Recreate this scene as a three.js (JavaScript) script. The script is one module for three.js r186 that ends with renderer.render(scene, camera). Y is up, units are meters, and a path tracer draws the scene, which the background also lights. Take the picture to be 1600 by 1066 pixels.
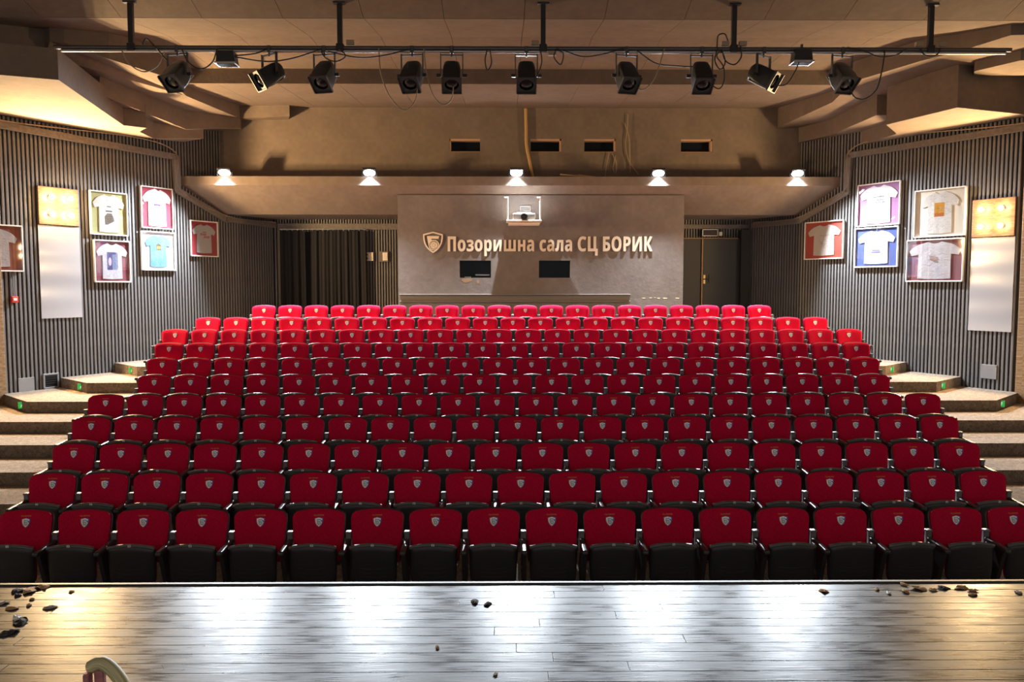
import * as THREE from 'three';
import { RoundedBoxGeometry } from 'three/addons/geometries/RoundedBoxGeometry.js';
import { TextGeometry } from 'three/addons/geometries/TextGeometry.js';
import { FontLoader } from 'three/addons/loaders/FontLoader.js';
import { mergeGeometries, mergeVertices, toCreasedNormals } from 'three/addons/utils/BufferGeometryUtils.js';

// ---------------------------------------------------------------- camera, light levels, exposure
const scene = new THREE.Scene();
scene.background = new THREE.Color(0x000000);
const camera = new THREE.PerspectiveCamera(2 * Math.atan(533 / 1244) * 180 / Math.PI, 1600 / 1066, 0.05, 80);
camera.position.set(-0.165, 2.87, 0);
{ const p = Math.atan(87 / 1244), w = Math.atan(12.4 / 1244);
  camera.lookAt(-0.165 + Math.sin(w) * Math.cos(p), 2.87 - Math.sin(p), -Math.cos(w) * Math.cos(p)); }
const renderer = new THREE.WebGLRenderer();
renderer.toneMapping = THREE.LinearToneMapping;
renderer.toneMappingExposure = 1.0;
renderer.shadowMap.enabled = true;
const FLOOD_CD = 275, BULB_CD = [42, 22];
const FLOOD_COLOR = new THREE.Color().setRGB(0.84, 0.92, 1.0), BULB_COLOR = new THREE.Color().setRGB(1.0, 0.66, 0.32);

// ---------------------------------------------------------------- helpers
let seed = 7;
const rnd = () => { seed = (seed * 1664525 + 1013904223) >>> 0; return seed / 4294967296; };
const V = (x, y, z) => new THREE.Vector3(x, y, z);
const used = {};
function numbered(n) { if (used[n] === undefined) { used[n] = 0; return n; } used[n]++; return n + '_' + String(used[n]).padStart(3, '0'); }
function mk(name, geo, mat, parent) {
  const m = new THREE.Mesh(geo, mat); m.name = name; m.castShadow = m.receiveShadow = true;
  if (parent) parent.add(m); return m;
}
function tag(o, label, category, group) { o.userData.label = label; o.userData.category = category; if (group) o.userData.group = group; return o; }
function thing(name, label, category, pos = [0, 0, 0], turn = 0, group) {
  const g = new THREE.Group(); g.name = numbered(name); g.position.set(...pos); g.rotation.y = turn; scene.add(g); return tag(g, label, category, group);
}
function struct(name, geo, mat) {
  const m = geo ? mk(name, geo, mat) : new THREE.Group(); m.name = name; m.userData.kind = 'structure'; scene.add(m); return m;
}
function sl(o, label) { o.userData.label = label; return o; }
const box = (w, h, d, x = 0, y = 0, z = 0) => new THREE.BoxGeometry(w, h, d).translate(x, y, z);
const rbox = (w, h, d, r, x = 0, y = 0, z = 0, s = 2) => new RoundedBoxGeometry(w, h, d, s, r).translate(x, y, z);
const cyl = (r0, r1, h, n = 16) => new THREE.CylinderGeometry(r0, r1, h, n);
const merge = (a) => mergeGeometries(a.map(g => { const q = g.index ? g.toNonIndexed() : g; for (const k of Object.keys(q.attributes)) if (!['position', 'normal', 'uv'].includes(k)) q.deleteAttribute(k); return q; }));
const tube = (pts, r, seg = 24, rad = 6) => new THREE.TubeGeometry(new THREE.CatmullRomCurve3(pts.map(p => V(...p))), seg, r, rad);
function extr(shape, depth, bevel = 0, seg = 1) {
  return new THREE.ExtrudeGeometry(shape, { depth, bevelEnabled: bevel > 0, bevelSize: bevel, bevelThickness: bevel, bevelSegments: seg, curveSegments: 8 });
}
function poly(pts) { const s = new THREE.Shape(); pts.forEach((p, i) => i ? s.lineTo(p[0], p[1]) : s.moveTo(p[0], p[1])); s.closePath(); return s; }
function metreUV(g, s = 1) {           // box mapping in metres
  const q = g.index ? g.toNonIndexed() : g, p = q.attributes.position, n = q.attributes.normal, uv = new Float32Array(p.count * 2);
  for (let i = 0; i < p.count; i++) {
    const ax = Math.abs(n.getX(i)), ay = Math.abs(n.getY(i)), az = Math.abs(n.getZ(i));
    let a, b; if (ay >= ax && ay >= az) { a = p.getX(i); b = p.getZ(i); } else if (az >= ax) { a = p.getX(i); b = p.getY(i); } else { a = p.getZ(i); b = p.getY(i); }
    uv[2 * i] = a * s; uv[2 * i + 1] = b * s;
  }
  q.setAttribute('uv', new THREE.BufferAttribute(uv, 2)); return q;
}
// prism over a floor-plan polygon [[x, z, yBottom], ...] up to yTop
function prism(pts, yTop, uvs = 1) {
  const c = pts.map(p => new THREE.Vector2(p[0], p[1])), tri = THREE.ShapeUtils.triangulateShape(c, []), pos = [];
  const area = THREE.ShapeUtils.area(c), N = pts.length, top = p => Array.isArray(yTop) ? yTop[pts.indexOf(p)] : yTop;
  const put = (a, b, d) => pos.push(...a, ...b, ...d), B = p => [p[0], p[2], p[1]], T = p => [p[0], top(p), p[1]];
  for (const [i, j, k] of tri) { const a = pts[i], b = pts[j], d = pts[k];
    const cr = (b[0] - a[0]) * (d[1] - a[1]) - (b[1] - a[1]) * (d[0] - a[0]);
    if (cr > 0) { put(B(a), B(b), B(d)); put(T(a), T(d), T(b)); } else { put(B(a), B(d), B(b)); put(T(a), T(b), T(d)); } }
  for (let i = 0; i < N; i++) { let a = pts[i], b = pts[(i + 1) % N]; if (area < 0) [a, b] = [b, a];
    put(B(a), T(a), T(b)); put(B(a), T(b), B(b)); }
  const g = new THREE.BufferGeometry(); g.setAttribute('position', new THREE.Float32BufferAttribute(pos, 3)); g.computeVertexNormals(); return metreUV(g, uvs);
}
// closed padded panel on a grid: shape(u, t) gives [x, y]; zf(x, y) the middle surface; th thickness
function pad(shape, zf, th, nx = 12, ny = 9, edge = 6) {
  const pos = [], uv = [], idx = [], W = nx + 1;
  for (const s of [1, -1]) for (let j = 0; j <= ny; j++) for (let i = 0; i <= nx; i++) {
    let u = i / nx * 2 - 1, t = j / ny; u = Math.sign(u) * (1 - Math.pow(1 - Math.abs(u), 1.5)); const tt = t * 2 - 1, t2 = (Math.sign(tt) * (1 - Math.pow(1 - Math.abs(tt), 1.5)) + 1) / 2;
    const [x, y] = shape(u, t2), q = Math.sqrt(Math.max(0, 1 - Math.pow(Math.abs(u), edge))) * Math.sqrt(Math.max(0, 1 - Math.pow(Math.abs(t2 * 2 - 1), edge)));
    pos.push(x, y, zf(x, y) + s * th / 2 * q); uv.push(x, y);
  }
  const off = W * (ny + 1);
  for (let j = 0; j < ny; j++) for (let i = 0; i < nx; i++) { const a = j * W + i, b = a + 1, c = a + W, d = c + 1; idx.push(a, b, d, a, d, c, off + a, off + d, off + b, off + a, off + c, off + d); }
  const g = new THREE.BufferGeometry(); g.setAttribute('position', new THREE.Float32BufferAttribute(pos, 3)); g.setAttribute('uv', new THREE.Float32BufferAttribute(uv, 2)); g.setIndex(idx); g.computeVertexNormals(); return g;
}
// ---------------------------------------------------------------- textures
function noiseGrid(n, r) { const a = new Float32Array(n * n); for (let i = 0; i < n * n; i++) a[i] = r(); return a; }
function sampler(n) { const a = noiseGrid(n, rnd); return (x, y) => { x = ((x % 1) + 1) % 1 * n; y = ((y % 1) + 1) % 1 * n; const i = Math.floor(x), j = Math.floor(y), u = x - i, v = y - j, s = u * u * (3 - 2 * u), t = v * v * (3 - 2 * v); const g = (p, q) => a[(q % n) * n + (p % n)]; return (g(i, j) * (1 - s) + g(i + 1, j) * s) * (1 - t) + (g(i, j + 1) * (1 - s) + g(i + 1, j + 1) * s) * t; }; }
function dataTex(w, h, fn, srgb, rx = 1, ry = 1) {
  const d = new Uint8Array(w * h * 4);
  for (let j = 0; j < h; j++) for (let i = 0; i < w; i++) { const c = fn(i / w, j / h, i, j), k = 4 * (j * w + i); const a = Array.isArray(c) ? c : [c, c, c]; for (let q = 0; q < 3; q++) d[k + q] = Math.max(0, Math.min(255, a[q] * 255)); d[k + 3] = 255; }
  const t = new THREE.DataTexture(d, w, h); t.wrapS = t.wrapT = THREE.RepeatWrapping; t.magFilter = THREE.LinearFilter; t.minFilter = THREE.LinearFilter; t.repeat.set(rx, ry); if (srgb) t.colorSpace = THREE.SRGBColorSpace; t.needsUpdate = true; return t;
}
const n8 = sampler(8), n32 = sampler(32), n128 = sampler(128), n256 = sampler(256);
const carpetMap = dataTex(512, 512, (u, v) => { const a = n256(u, v), b = n32(u, v), c = n128(u + .3, v + .1); const k = .62 + .36 * a + .18 * (b - .5) + .2 * (c - .5); return [k, k * .97, k * .93]; }, true, .8, .8);
const carpetBump = dataTex(512, 512, (u, v) => n256(u, v) * .7 + n128(u, v) * .3, false, .8, .8);
const plasterMap = dataTex(512, 512, (u, v) => { const k = .9 + .07 * (n8(u, v) - .5) + .06 * (n32(u + .2, v) - .5) + .04 * (n256(u, v) - .5); return [k, k * .995, k * .985]; }, true, .45, .45);
const plasterBump = dataTex(256, 256, (u, v) => .5 * n32(u, v) + .5 * n128(u, v), false, .7, .7);
const slatMap = dataTex(256, 256, (u, v) => { const k = .86 + .16 * (n32(u * 3, v * .25) - .5) + .08 * (n256(u, v * .2) - .5); return [k, k, k]; }, true, 1, .5);
const scr = (() => { // scratched stage paint: strokes mostly along the boards, a few crossing
  const w = 1024, h = 512, a = new Float32Array(w * h);
  for (let k = 0; k < 900; k++) { let x = rnd() * w, y = rnd() * h; const cross = rnd() < .22, ang = cross ? (rnd() - .5) * 2.6 : (rnd() - .5) * .12, L = cross ? 8 + rnd() * 40 : 20 + rnd() * 160, s = (.2 + rnd() * .8) * (rnd() < .5 ? 1 : -1);
    for (let q = 0; q < L; q++) { a[(((y | 0) % h + h) % h) * w + (((x | 0) % w + w) % w)] += s * .5; x += Math.cos(ang); y += Math.sin(ang) * .6; } }
  return (u, v) => a[Math.min(h - 1, v * h | 0) * w + Math.min(w - 1, u * w | 0)];
})();
const stageMap = dataTex(1024, 512, (u, v) => { const k = .5 + .22 * (n32(u, v * 4) - .5) + .3 * (n8(u * 2, v * 2) - .5) + .12 * (n256(u * .5, v) - .5) + .22 * Math.max(0, scr(u, v)); return [k, k * .985, k * .97]; }, true, .5, 1);
const stageRough = dataTex(1024, 512, (u, v) => .5 + .2 * (n8(u * 2, v * 2) - .5) + .18 * (n32(u, v * 4) - .5) + .12 * scr(u, v), false, .5, 1);
const stageBump = dataTex(1024, 512, (u, v) => .5 + .22 * (n32(u * .5, v * 4) - .5) + .2 * (n128(u * .25, v * 2) - .5) + .16 * scr(u, v) + .1 * (n8(u * 4, v * 4) - .5), false, .5, 1);
const velvetMap = dataTex(256, 256, (u, v) => { const k = .9 + .16 * (n256(u, v) - .5) + .1 * (n32(u, v) - .5); return [k, k, k]; }, true, 3, 3);
const woodMap = dataTex(256, 256, (u, v) => { const k = .75 + .3 * (n32(u * .3, v * 3) - .5) + .2 * (n256(u * .1, v) - .5); return [k, k * .93, k * .85]; }, true, 1, 1);
const curtainBump = dataTex(128, 128, (u, v) => n128(u, v), false, 4, 4);
// ---------------------------------------------------------------- materials
const std = (o) => new THREE.MeshStandardMaterial(o);
const phy = (o) => new THREE.MeshPhysicalMaterial(o);
const lin = (r, g, b) => new THREE.Color().setRGB(r, g, b);
const M = {
  plaster: std({ color: lin(.225, .17, .132), map: plasterMap, bumpMap: plasterBump, bumpScale: .002, roughness: .92 }),
  plaster2: std({ color: lin(.22, .166, .128), map: plasterMap, bumpMap: plasterBump, bumpScale: .002, roughness: .92 }),
  booth: std({ color: lin(.225, .188, .172), map: plasterMap, bumpMap: plasterBump, bumpScale: .002, roughness: .9 }),
  slat: std({ color: lin(.2, .185, .18), map: slatMap, roughness: .55 }),
  slatBack: std({ color: lin(.03, .027, .026), roughness: .9 }),
  rail: std({ color: lin(.2, .165, .14), map: slatMap, roughness: .7 }),
  post: std({ color: lin(.5, .34, .18), map: woodMap, roughness: .55 }),
  carpet: std({ color: lin(.31, .25, .195), map: carpetMap, bumpMap: carpetBump, bumpScale: .006, roughness: 1 }),
  black: std({ color: lin(.016, .016, .017), roughness: .45 }),
  blackSoft: std({ color: lin(.02, .019, .019), roughness: .8 }),
  plastic: std({ color: lin(.022, .022, .023), roughness: .42 }),
  shell: std({ color: lin(.02, .02, .0205), roughness: .4 }),
  column: std({ color: lin(.15, .153, .16), roughness: .35 }),
  lip: std({ color: lin(.1, .098, .096), roughness: .3 }),
  arm: std({ color: lin(.035, .035, .037), roughness: .3 }),
  velvet: phy({ color: lin(.66, .004, .05), map: velvetMap, roughness: .9, specularIntensity: .25, sheen: .15, sheenColor: lin(.9, .05, .14), sheenRoughness: .5 }),
  stage: phy({ color: lin(.1, .1, .105), map: stageMap, roughness: .64, roughnessMap: stageRough, bumpMap: stageBump, bumpScale: .0005, specularIntensity: .27 }),
  stageUnder: std({ color: lin(.01, .01, .01), roughness: .9 }),
  metal: std({ color: lin(.5, .5, .5), roughness: .35, metalness: 1 }),
  steel: std({ color: lin(.10, .10, .105), roughness: .4, metalness: .6 }),
  pipe: std({ color: lin(.11, .10, .10), roughness: .33, metalness: .5 }),
  lampBlack: std({ color: lin(.02, .021, .023), roughness: .36 }),
  lensGlass: phy({ color: lin(.01, .012, .014), roughness: .08, clearcoat: 1, clearcoatRoughness: .05 }),
  white: std({ color: lin(.72, .71, .69), roughness: .5 }),
  frameWhite: std({ color: lin(.75, .72, .68), roughness: .4 }),
  cream: std({ color: lin(.78, .66, .5), roughness: .45 }),
  panel: phy({ color: lin(.34, .34, .36), roughness: .32, clearcoat: .5, clearcoatRoughness: .15 }),
  board: std({ color: lin(.5, .32, .19), roughness: .45, map: woodMap }),
  glass: phy({ color: lin(1, 1, 1), transmission: 1, thickness: 0, roughness: .02, ior: 1.5 }),
  darkGlass: phy({ color: lin(.004, .008, .014), roughness: .25, specularIntensity: .3 }),
  reveal: std({ color: lin(.5, .3, .19), roughness: .8 }),
  curtain: std({ color: lin(.01, .009, .011), roughness: .95, bumpMap: curtainBump, bumpScale: .003 }),
  door: std({ color: lin(.018, .016, .015), roughness: .5 }),
  brass: std({ color: lin(.8, .55, .22), roughness: .3, metalness: 1 }),
  red: std({ color: lin(.62, .03, .02), roughness: .4 }),
  cableTan: std({ color: lin(.34, .25, .16), roughness: .7 }),
  cable: std({ color: lin(.035, .024, .02), roughness: .6 }),
  foam: std({ color: lin(.5, .31, .13), roughness: .9 }),
  darkWall: std({ color: lin(.03, .028, .028), roughness: .95 }),
  greyPlate: std({ color: lin(.25, .235, .23), roughness: .5 }),
};
const font = await new FontLoader().loadAsync('fonts/droid/droid_sans_bold.typeface.json');

// ================================================================ THE SETTING
const rowZ = Array.from({ length: 11 }, (_, i) => 6.985 + .888 * i);
const rowY = [0, .12, .24, .39, .545, .71, .875, 1.05, 1.225, 1.4, 1.605];
const wallX = z => 16.2 - .57 * z;                   // half width of the fan-shaped hall at depth z
const WN = Math.hypot(1, .57), TURN = Math.atan2(1, .57);
// point on a side wall at depth z, raised off the wall by `off`
const onWall = (s, z, y, off = 0) => [s * (wallX(z) - off / WN), y, -z + off * .57 / WN];

// carpeted terraces: one step for each row of seats
const floor = struct('floor');
mk('ground_slab', metreUV(box(26, .3, 25, 0, -.15, -8.5)), M.carpet, floor);
const elbows = { 7: [7.64, 12.45, 8.56, 13.34], 8: [7.22, 13.44, 8.08, 14.22], 9: [6.82, 14.43, 7.62, 15.2], 10: [6.45, 15.3, 7.15, 16.0] };
for (let i = 1; i < 11; i++) {
  const zf = rowZ[i] - .70, e = elbows[i], p = [];
  const half = e ? [[e[0], e[1]], [e[2] + .2, e[3] + .2 * (e[3] - e[1]) / (e[2] - e[0])]] : [[wallX(zf) + .3, zf]];
  for (const [x, z] of half) p.push([x, z]);
  const right = p.concat([[11, 13.8], [8, 18.9]].filter(q => q[1] > (e ? e[3] + .4 : zf)).map(q => q)), pts = [];
  if (e && right.length === 3) right.splice(2, 0);
  for (const q of right) pts.push([q[0], -q[1], rowY[i - 1] - (i === 1 ? 0 : 0)]);
  for (const q of right.slice().reverse()) pts.push([-q[0], -q[1], rowY[i - 1]]);
  const zfe = e ? e[1] : zf; if (e) { pts[0][1] = -zfe; pts[pts.length - 1][1] = -zfe; }
  mk('step', prism(pts, rowY[i]), M.carpet, floor);
}
// side walls of upright slats
const SL = .073;
for (const s of [-1, 1]) {
  const w = struct(s < 0 ? 'wall_left' : 'wall_right');
  const z0 = 13.39, z1 = 18.78, len = (z1 - z0) * WN;
  const c = onWall(s, (z0 + z1) / 2, 0); w.position.set(...c); w.rotation.y = -s * TURN;
  mk('backing', box(len + .6, 8, .2, 0, 3.4, -.135), M.slatBack, w);
  const g = metreUV(rbox(.043, 6.5, .036, .007, 0, 0, 0, 1)), g2 = metreUV(rbox(.043, 6.5, .036, .007, 0, 0, 0, 1).translate(.4, .7, 0)).translate(-.4, -.7, 0);
  const n = Math.floor(len / SL);
  for (let k = 0; k < n; k++) { const m = mk('slat', k % 2 ? g : g2, M.slat, w); m.position.set(-len / 2 + (k + .5) * SL, 3.45 + .3, -.018); }
  // plain wall running on towards the stage
  const a = onWall(s, 13.2, 0), e = onWall(s, 9, 0), L2 = Math.hypot(a[0] - e[0], a[2] - e[2]);
  const pw = struct(s < 0 ? 'wall_left_front' : 'wall_right_front', metreUV(box(L2, 8, .2, 0, 3.4, -.14)), M.plaster);
  pw.position.set((a[0] + e[0]) / 2, 0, (a[2] + e[2]) / 2); pw.rotation.y = -s * TURN;
  struct(s < 0 ? 'wall_left_stage' : 'wall_right_stage', box(.2, 8, 15, s * 11.17, 3.4, -2), M.white);
  const ps = struct(s < 0 ? 'trim_1' : 'trim_2', metreUV(rbox(.22, 4.4, .16, .01, 0, 2.2, -.01)), M.post);
  ps.position.set(...onWall(s, 13.29, .86)); ps.rotation.y = -s * TURN;
}
struct('wall_front', box(22.6, 8.5, .2, 0, 3.9, 1.7), M.white);

// back wall behind the last row: slats, curtain opening on the left, doors on the right
const BZ = 18.75;
{ const w = struct('wall_back');
  mk('backing', box(14, 4, .2, 0, 3.2, -BZ - .14), M.slatBack, w);
  const g = metreUV(rbox(.037, 3.2, .035, .006, 0, 0, 0, 1)), gs = metreUV(rbox(.037, .55, .035, .006, 0, 0, 0, 1));
  for (let x = -5.5; x < -2.38; x += .0635) { const m = mk('slat', x > -5.33 && x < -3.42 ? gs : g, M.slat, w); m.position.set(x, x > -5.33 && x < -3.42 ? 4.39 : 3.1, -BZ - .018); }
  for (let x = 3.66; x < 5.55; x += .0635) { const isd = x > 3.6 && x < 5.3, m = mk('slat', isd ? gs : g, M.slat, w); m.position.set(x, isd ? 4.26 : 3.1, -BZ - .018); }
}
// the ledge that carries the floodlights, with its sloped underside
{ const prof = poly([[16.55, 5.10], [16.55, 4.92], [17.47, 4.405], [18.9, 4.405], [18.9, 5.4], [17.5, 5.4], [17.5, 5.02], [16.62, 5.02], [16.62, 5.10]]);
  const g = extr(prof, 15).translate(0, 0, -7.5).rotateY(Math.PI / 2);   // profile x -> -z
  struct('ceiling_ledge', metreUV(g), M.plaster); }
// upper wall with the four projection windows
const upWin = [[-1.34, -.68], [.41, 1.07], [1.57, 2.25], [3.66, 4.34]];
{ const s = poly([[-7.2, 5.0], [7.2, 5.0], [7.2, 6.9], [-7.2, 6.9]]);
  for (const [a, b] of upWin) s.holes.push(poly([[a, 5.74], [a, 6.02], [b, 6.02], [b, 5.74]]));
  struct('wall_back_upper', metreUV(extr(s, .3).translate(0, 0, -17.72)), M.plaster);
  upWin.forEach(([a, b], i) => { const g = struct('window_' + (i + 1)); const cx = (a + b) / 2, w = b - a;
    mk('pane', box(w, .28, .01, cx, 5.88, -17.6), M.darkGlass, g);
    mk('frame', merge([box(w + .01, .04, .17, cx, 6.0, -17.515), box(w + .01, .012, .17, cx, 5.746, -17.515), box(.03, .28, .17, i < 1 ? a + .012 : b - .014, 5.88, -17.515)]), M.reveal, g); });
  struct('wall_back_attic', box(16, 3, .1, 0, 6, -18.95), M.darkWall); }
// projection booth
{ const X0 = -2.385, X1 = 3.61, s = poly([[X0, 1.4], [X1, 1.4], [X1, 4.75], [X0, 4.75]]);
  const bw = [[-1.10, -.44], [.57, 1.23]];
  for (const [a, b] of bw) s.holes.push(poly([[a, 3.03], [a, 3.39], [b, 3.39], [b, 3.03]]));
  const w = struct('wall_booth');
  mk('front', metreUV(extr(s, .16).translate(0, 0, -16.96)), M.booth, w);
  mk('side', metreUV(box(.12, 3.3, 1.9, X0 + .06, 3.05, -17.9)), M.booth, w);
  mk('side', metreUV(box(.12, 3.3, 1.9, X1 - .06, 3.05, -17.9)), M.booth, w);
  bw.forEach(([a, b], i) => { const g = struct('window_' + (i + 5)); mk('pane', box(b - a, .36, .01, (a + b) / 2, 3.21, -16.93), M.darkGlass, g);
    if (!i) { mk('sill_rail', merge([rbox(.3, .03, .03, .008, -.62, 3.09, -16.9), rbox(.14, .02, .02, .006, -.93, 3.045, -16.89)]), M.metal, g); } });
  const t = struct('trim_3', merge([rbox(4.86, .022, .07, .008, .07, 2.675, -16.775), box(4.86, .13, .03, .07, 2.6, -16.79), rbox(4.86, .03, .05, .008, .07, 2.53, -16.78)]), M.booth);
  // bare plaster where the paint has come off
  const chip = (cx, cy, w, h, n) => { const p = []; for (let k = 0; k < n; k++) { const a = k / n * 6.283, r = .55 + .5 * rnd(); p.push([cx + Math.cos(a) * w * r, cy + Math.sin(a) * h * r]); } return extr(poly(p), .002).translate(0, 0, -16.8); };
  const bare = std({ color: lin(.72, .68, .5), roughness: .95 }), plast = std({ color: lin(.30, .20, .13), roughness: .95 });
  for (const [x, y, a, b] of [[2.78, 2.60, .05, .012], [2.93, 2.605, .05, .01], [3.02, 2.615, .03, .008], [3.1, 2.6, .055, .012], [3.24, 2.598, .06, .014], [3.5, 2.6, .06, .012]]) sl(mk('bare_patch', chip(x, y, a, b, 9), bare, w), 'pale bare patch where paint flaked off');
  sl(mk('bare_patch', chip(-.93, 2.98, .14, .06, 14), plast, w), 'brown crumbled plaster under the window');
  sl(mk('bare_patch', chip(-.72, 2.95, .035, .05, 8), plast, w), 'brown crumbled plaster under the window');
}
// ceiling: saw-tooth bands of board panels under a closed roof
{ const c = struct('ceiling');
  const band = (z0, y0, z1, y1, mats, vary) => {
    const th = .05, gap = .006, len = Math.hypot(z1 - z0, y1 - y0), g = metreUV(box(1.08 - gap, th, len)), g2 = metreUV(box(1.08 - gap, th, len).translate(.7, 0, .4)).translate(-.7, 0, -.4), a = Math.atan2(y1 - y0, z1 - z0);
    for (let k = -11; k < 11; k++) { const m = mk('ceiling_panel', (k & 1) ? g : g2, k % 3 ? M.plaster : M.plaster2, c); m.position.set(.11 + 1.08 * (k + .5), (y0 + y1) / 2 + th / 2 * Math.cos(a), -(z0 + z1) / 2 + th / 2 * Math.sin(a) * 0); m.rotation.x = a; }
  };
  band(8, 7.305, 11, 6.45);            // falls towards the back
  band(11.02, 6.455, 12.5, 6.67);      // rises
  band(12.5, 6.672, 14.42, 6.69);
  band(14.41, 6.45, 17.45, 6.68);
  mk('riser', metreUV(box(23.8, .3, .04, 0, 6.58, -14.42)), M.plaster, c);
  mk('flat_part', metreUV(box(23.8, .05, 12.2, 0, 7.33, -1.95)), M.plaster, c);
  mk('roof_slab', box(24, .1, 23.5, 0, 7.5, -7.4), M.darkWall, c);
}
// stepped side soffits
function soffit(name, pts, top) { return struct(name, prism(pts, top), M.plaster); }
soffit('ceiling_soffit_left', [[-9.5, -10.7, 5.68], [-6.91, -10.94, 5.68], [-6.27, -11.2, 5.68], [-6.86, -14.31, 5.68], [-6.56, -14.54, 5.68], [-6.85, -14.9, 5.68], [-6.93, -15.7, 5.7], [-6.27, -16.5, 5.85], [-6.75, -16.65, 5.8], [-7.2, -16.4, 5.7], [-11, -11.5, 5.68]], 6.1);
soffit('ceiling_soffit_left_middle', [[-8.4, -13.0, 5.95], [-6.7, -13.2, 5.95], [-6.56, -14.7, 5.95], [-6.45, -16.06, 5.95], [-5.75, -17.2, 6.2], [-5.8, -17.44, 6.2], [-6.9, -17.2, 6.1]], 6.42);
soffit('ceiling_soffit_left_upper', [[-12, -11.2, 6.2], [-7.25, -11.52, 6.2], [-6.83, -11.90, 6.2], [-6.70, -11.80, 6.38], [-6.53, -11.86, 6.38], [-6.07, -12.24, 6.25], [-5.70, -13.31, 6.27], [-5.93, -14.78, 6.3], [-5.76, -17.22, 6.4], [-4.68, -17.1, 6.42], [-4.8, -17.45, 6.42], [-7.2, -17.2, 6.35], [-12, -11.8, 6.2]], 6.72);
soffit('ceiling_soffit_right', [[9.6, -13.0, 5.68], [8.41, -13.27, 5.68], [7.01, -12.76, 5.68], [6.54, -14.13, 5.68], [7.13, -14.95, 5.68], [7.0, -16.2, 5.68], [7.5, -16.2, 5.68], [10, -12.6, 5.68]].reverse(), 6.4);
soffit('ceiling_soffit_right_middle', [[8.2, -14.4, 5.95], [6.59, -14.62, 5.95], [6.55, -16.5, 5.95], [6.2, -17.44, 5.95], [7.2, -17.2, 5.95]].reverse(), 6.4);
soffit('ceiling_soffit_right_upper', [[12, -10.8, 6.35], [6.9, -11.3, 6.35], [6.63, -12.06, 6.35], [6.32, -12.57, 6.35], [5.82, -13.82, 6.35], [6.00, -15.17, 6.30], [5.72, -17.22, 6.25], [5.75, -17.45, 6.25], [7.2, -17.2, 6.3], [12, -11.6, 6.35]].reverse(), 6.72);
soffit('ceiling_soffit_right_front', [[12, -11.4, 6.4], [7.64, -12.29, 6.4], [7.14, -12.57, 6.4], [7.2, -12.9, 6.4], [12, -12.9, 6.4]].reverse(), 6.7);
soffit('ceiling_soffit_right_front_low', [[12, -11.5, 6.2], [7.5, -12.0, 6.2], [7.17, -12.6, 6.2], [7.3, -12.85, 6.2], [12, -12.8, 6.2]].reverse(), 6.4);

// cable rail along the walls
function railPath(name, s, pts) {
  const parts = [];
  for (let i = 0; i + 1 < pts.length; i++) { const a = V(...onWall(s, pts[i][0], pts[i][1], .045)), b = V(...onWall(s, pts[i + 1][0], pts[i + 1][1], .045)), L = a.distanceTo(b);
    const d = b.clone().sub(a).normalize(), n = V(-s / WN, 0, .57 / WN), u = n.clone().cross(d), g = rbox(L + .06, .12, .08, .012);
    g.applyMatrix4(new THREE.Matrix4().makeBasis(d, n.clone().cross(d).normalize(), n)); g.translate((a.x + b.x) / 2, (a.y + b.y) / 2, (a.z + b.z) / 2); parts.push(g); }
  const m = struct(name, merge(parts), M.rail);
  mk('cable', tube(pts.map(([z, y], i) => onWall(s, z, y + .065 + (i % 2 ? .01 : 0), .075)), .012, 60, 5), M.cableTan, m); return m;
}
railPath('trim_4', -1, [[13.41, 5.52], [16.4, 5.46], [16.42, 4.8], [17.48, 4.3], [18.72, 4.26]]);
railPath('trim_5', 1, [[13.41, 5.5], [16.33, 5.5], [16.36, 4.78], [17.38, 4.27], [18.5, 4.25]]);
struct('trim_6', merge([rbox(3.0, .12, .06, .01, -3.92, 4.22, -18.71), rbox(3.0, .03, .05, .01, -3.92, 4.29, -18.7)]), M.rail);
struct('trim_7', rbox(1.9, .1, .06, .01, 4.6, 4.24, -18.71), M.rail);

// stage
{ const st = struct('stage_floor');
  mk('base', box(22, 1.16, 5.9, 0, .6, -1.33), M.stageUnder, st);
  const bw = .0895, lens = [3.1, 3.6, 2.7, 3.3], geos = [];
  for (let v = 0; v < 8; v++) { const g = rbox(lens[v % 4] - .0016, .03, bw - .002, .0014, 0, 0, 0, 1), q = metreUV(g.translate(v * 1.37, 0, v * .613)); q.translate(-v * 1.37, 0, -v * .613); geos.push(q); }
  let b = 0;
  for (let z = -4.24; z < -1.2; z += bw, b++) { let x = -5.6 - rnd() * 1.5, k = Math.floor(rnd() * 8);
    while (x < 5.2) { const v = k++ % 8, L = lens[v % 4]; const m = mk('plank', geos[v], M.stage, st); m.position.set(x + L / 2, 1.205 - rnd() * .0005, z); m.rotation.x = (rnd() - .5) * .003; x += L; } }
  const rest = mk('planking', metreUV(box(22, .03, 2.8, 0, 1.2, .22)), M.stage, st); rest.userData.kind = 'stuff';
}
{ const t = struct('trim_8', merge([rbox(12, .05, .045, .014, 0, 1.203, -4.312), box(12, 1.2, .03, 0, .58, -4.30)]), M.black); }

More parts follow.
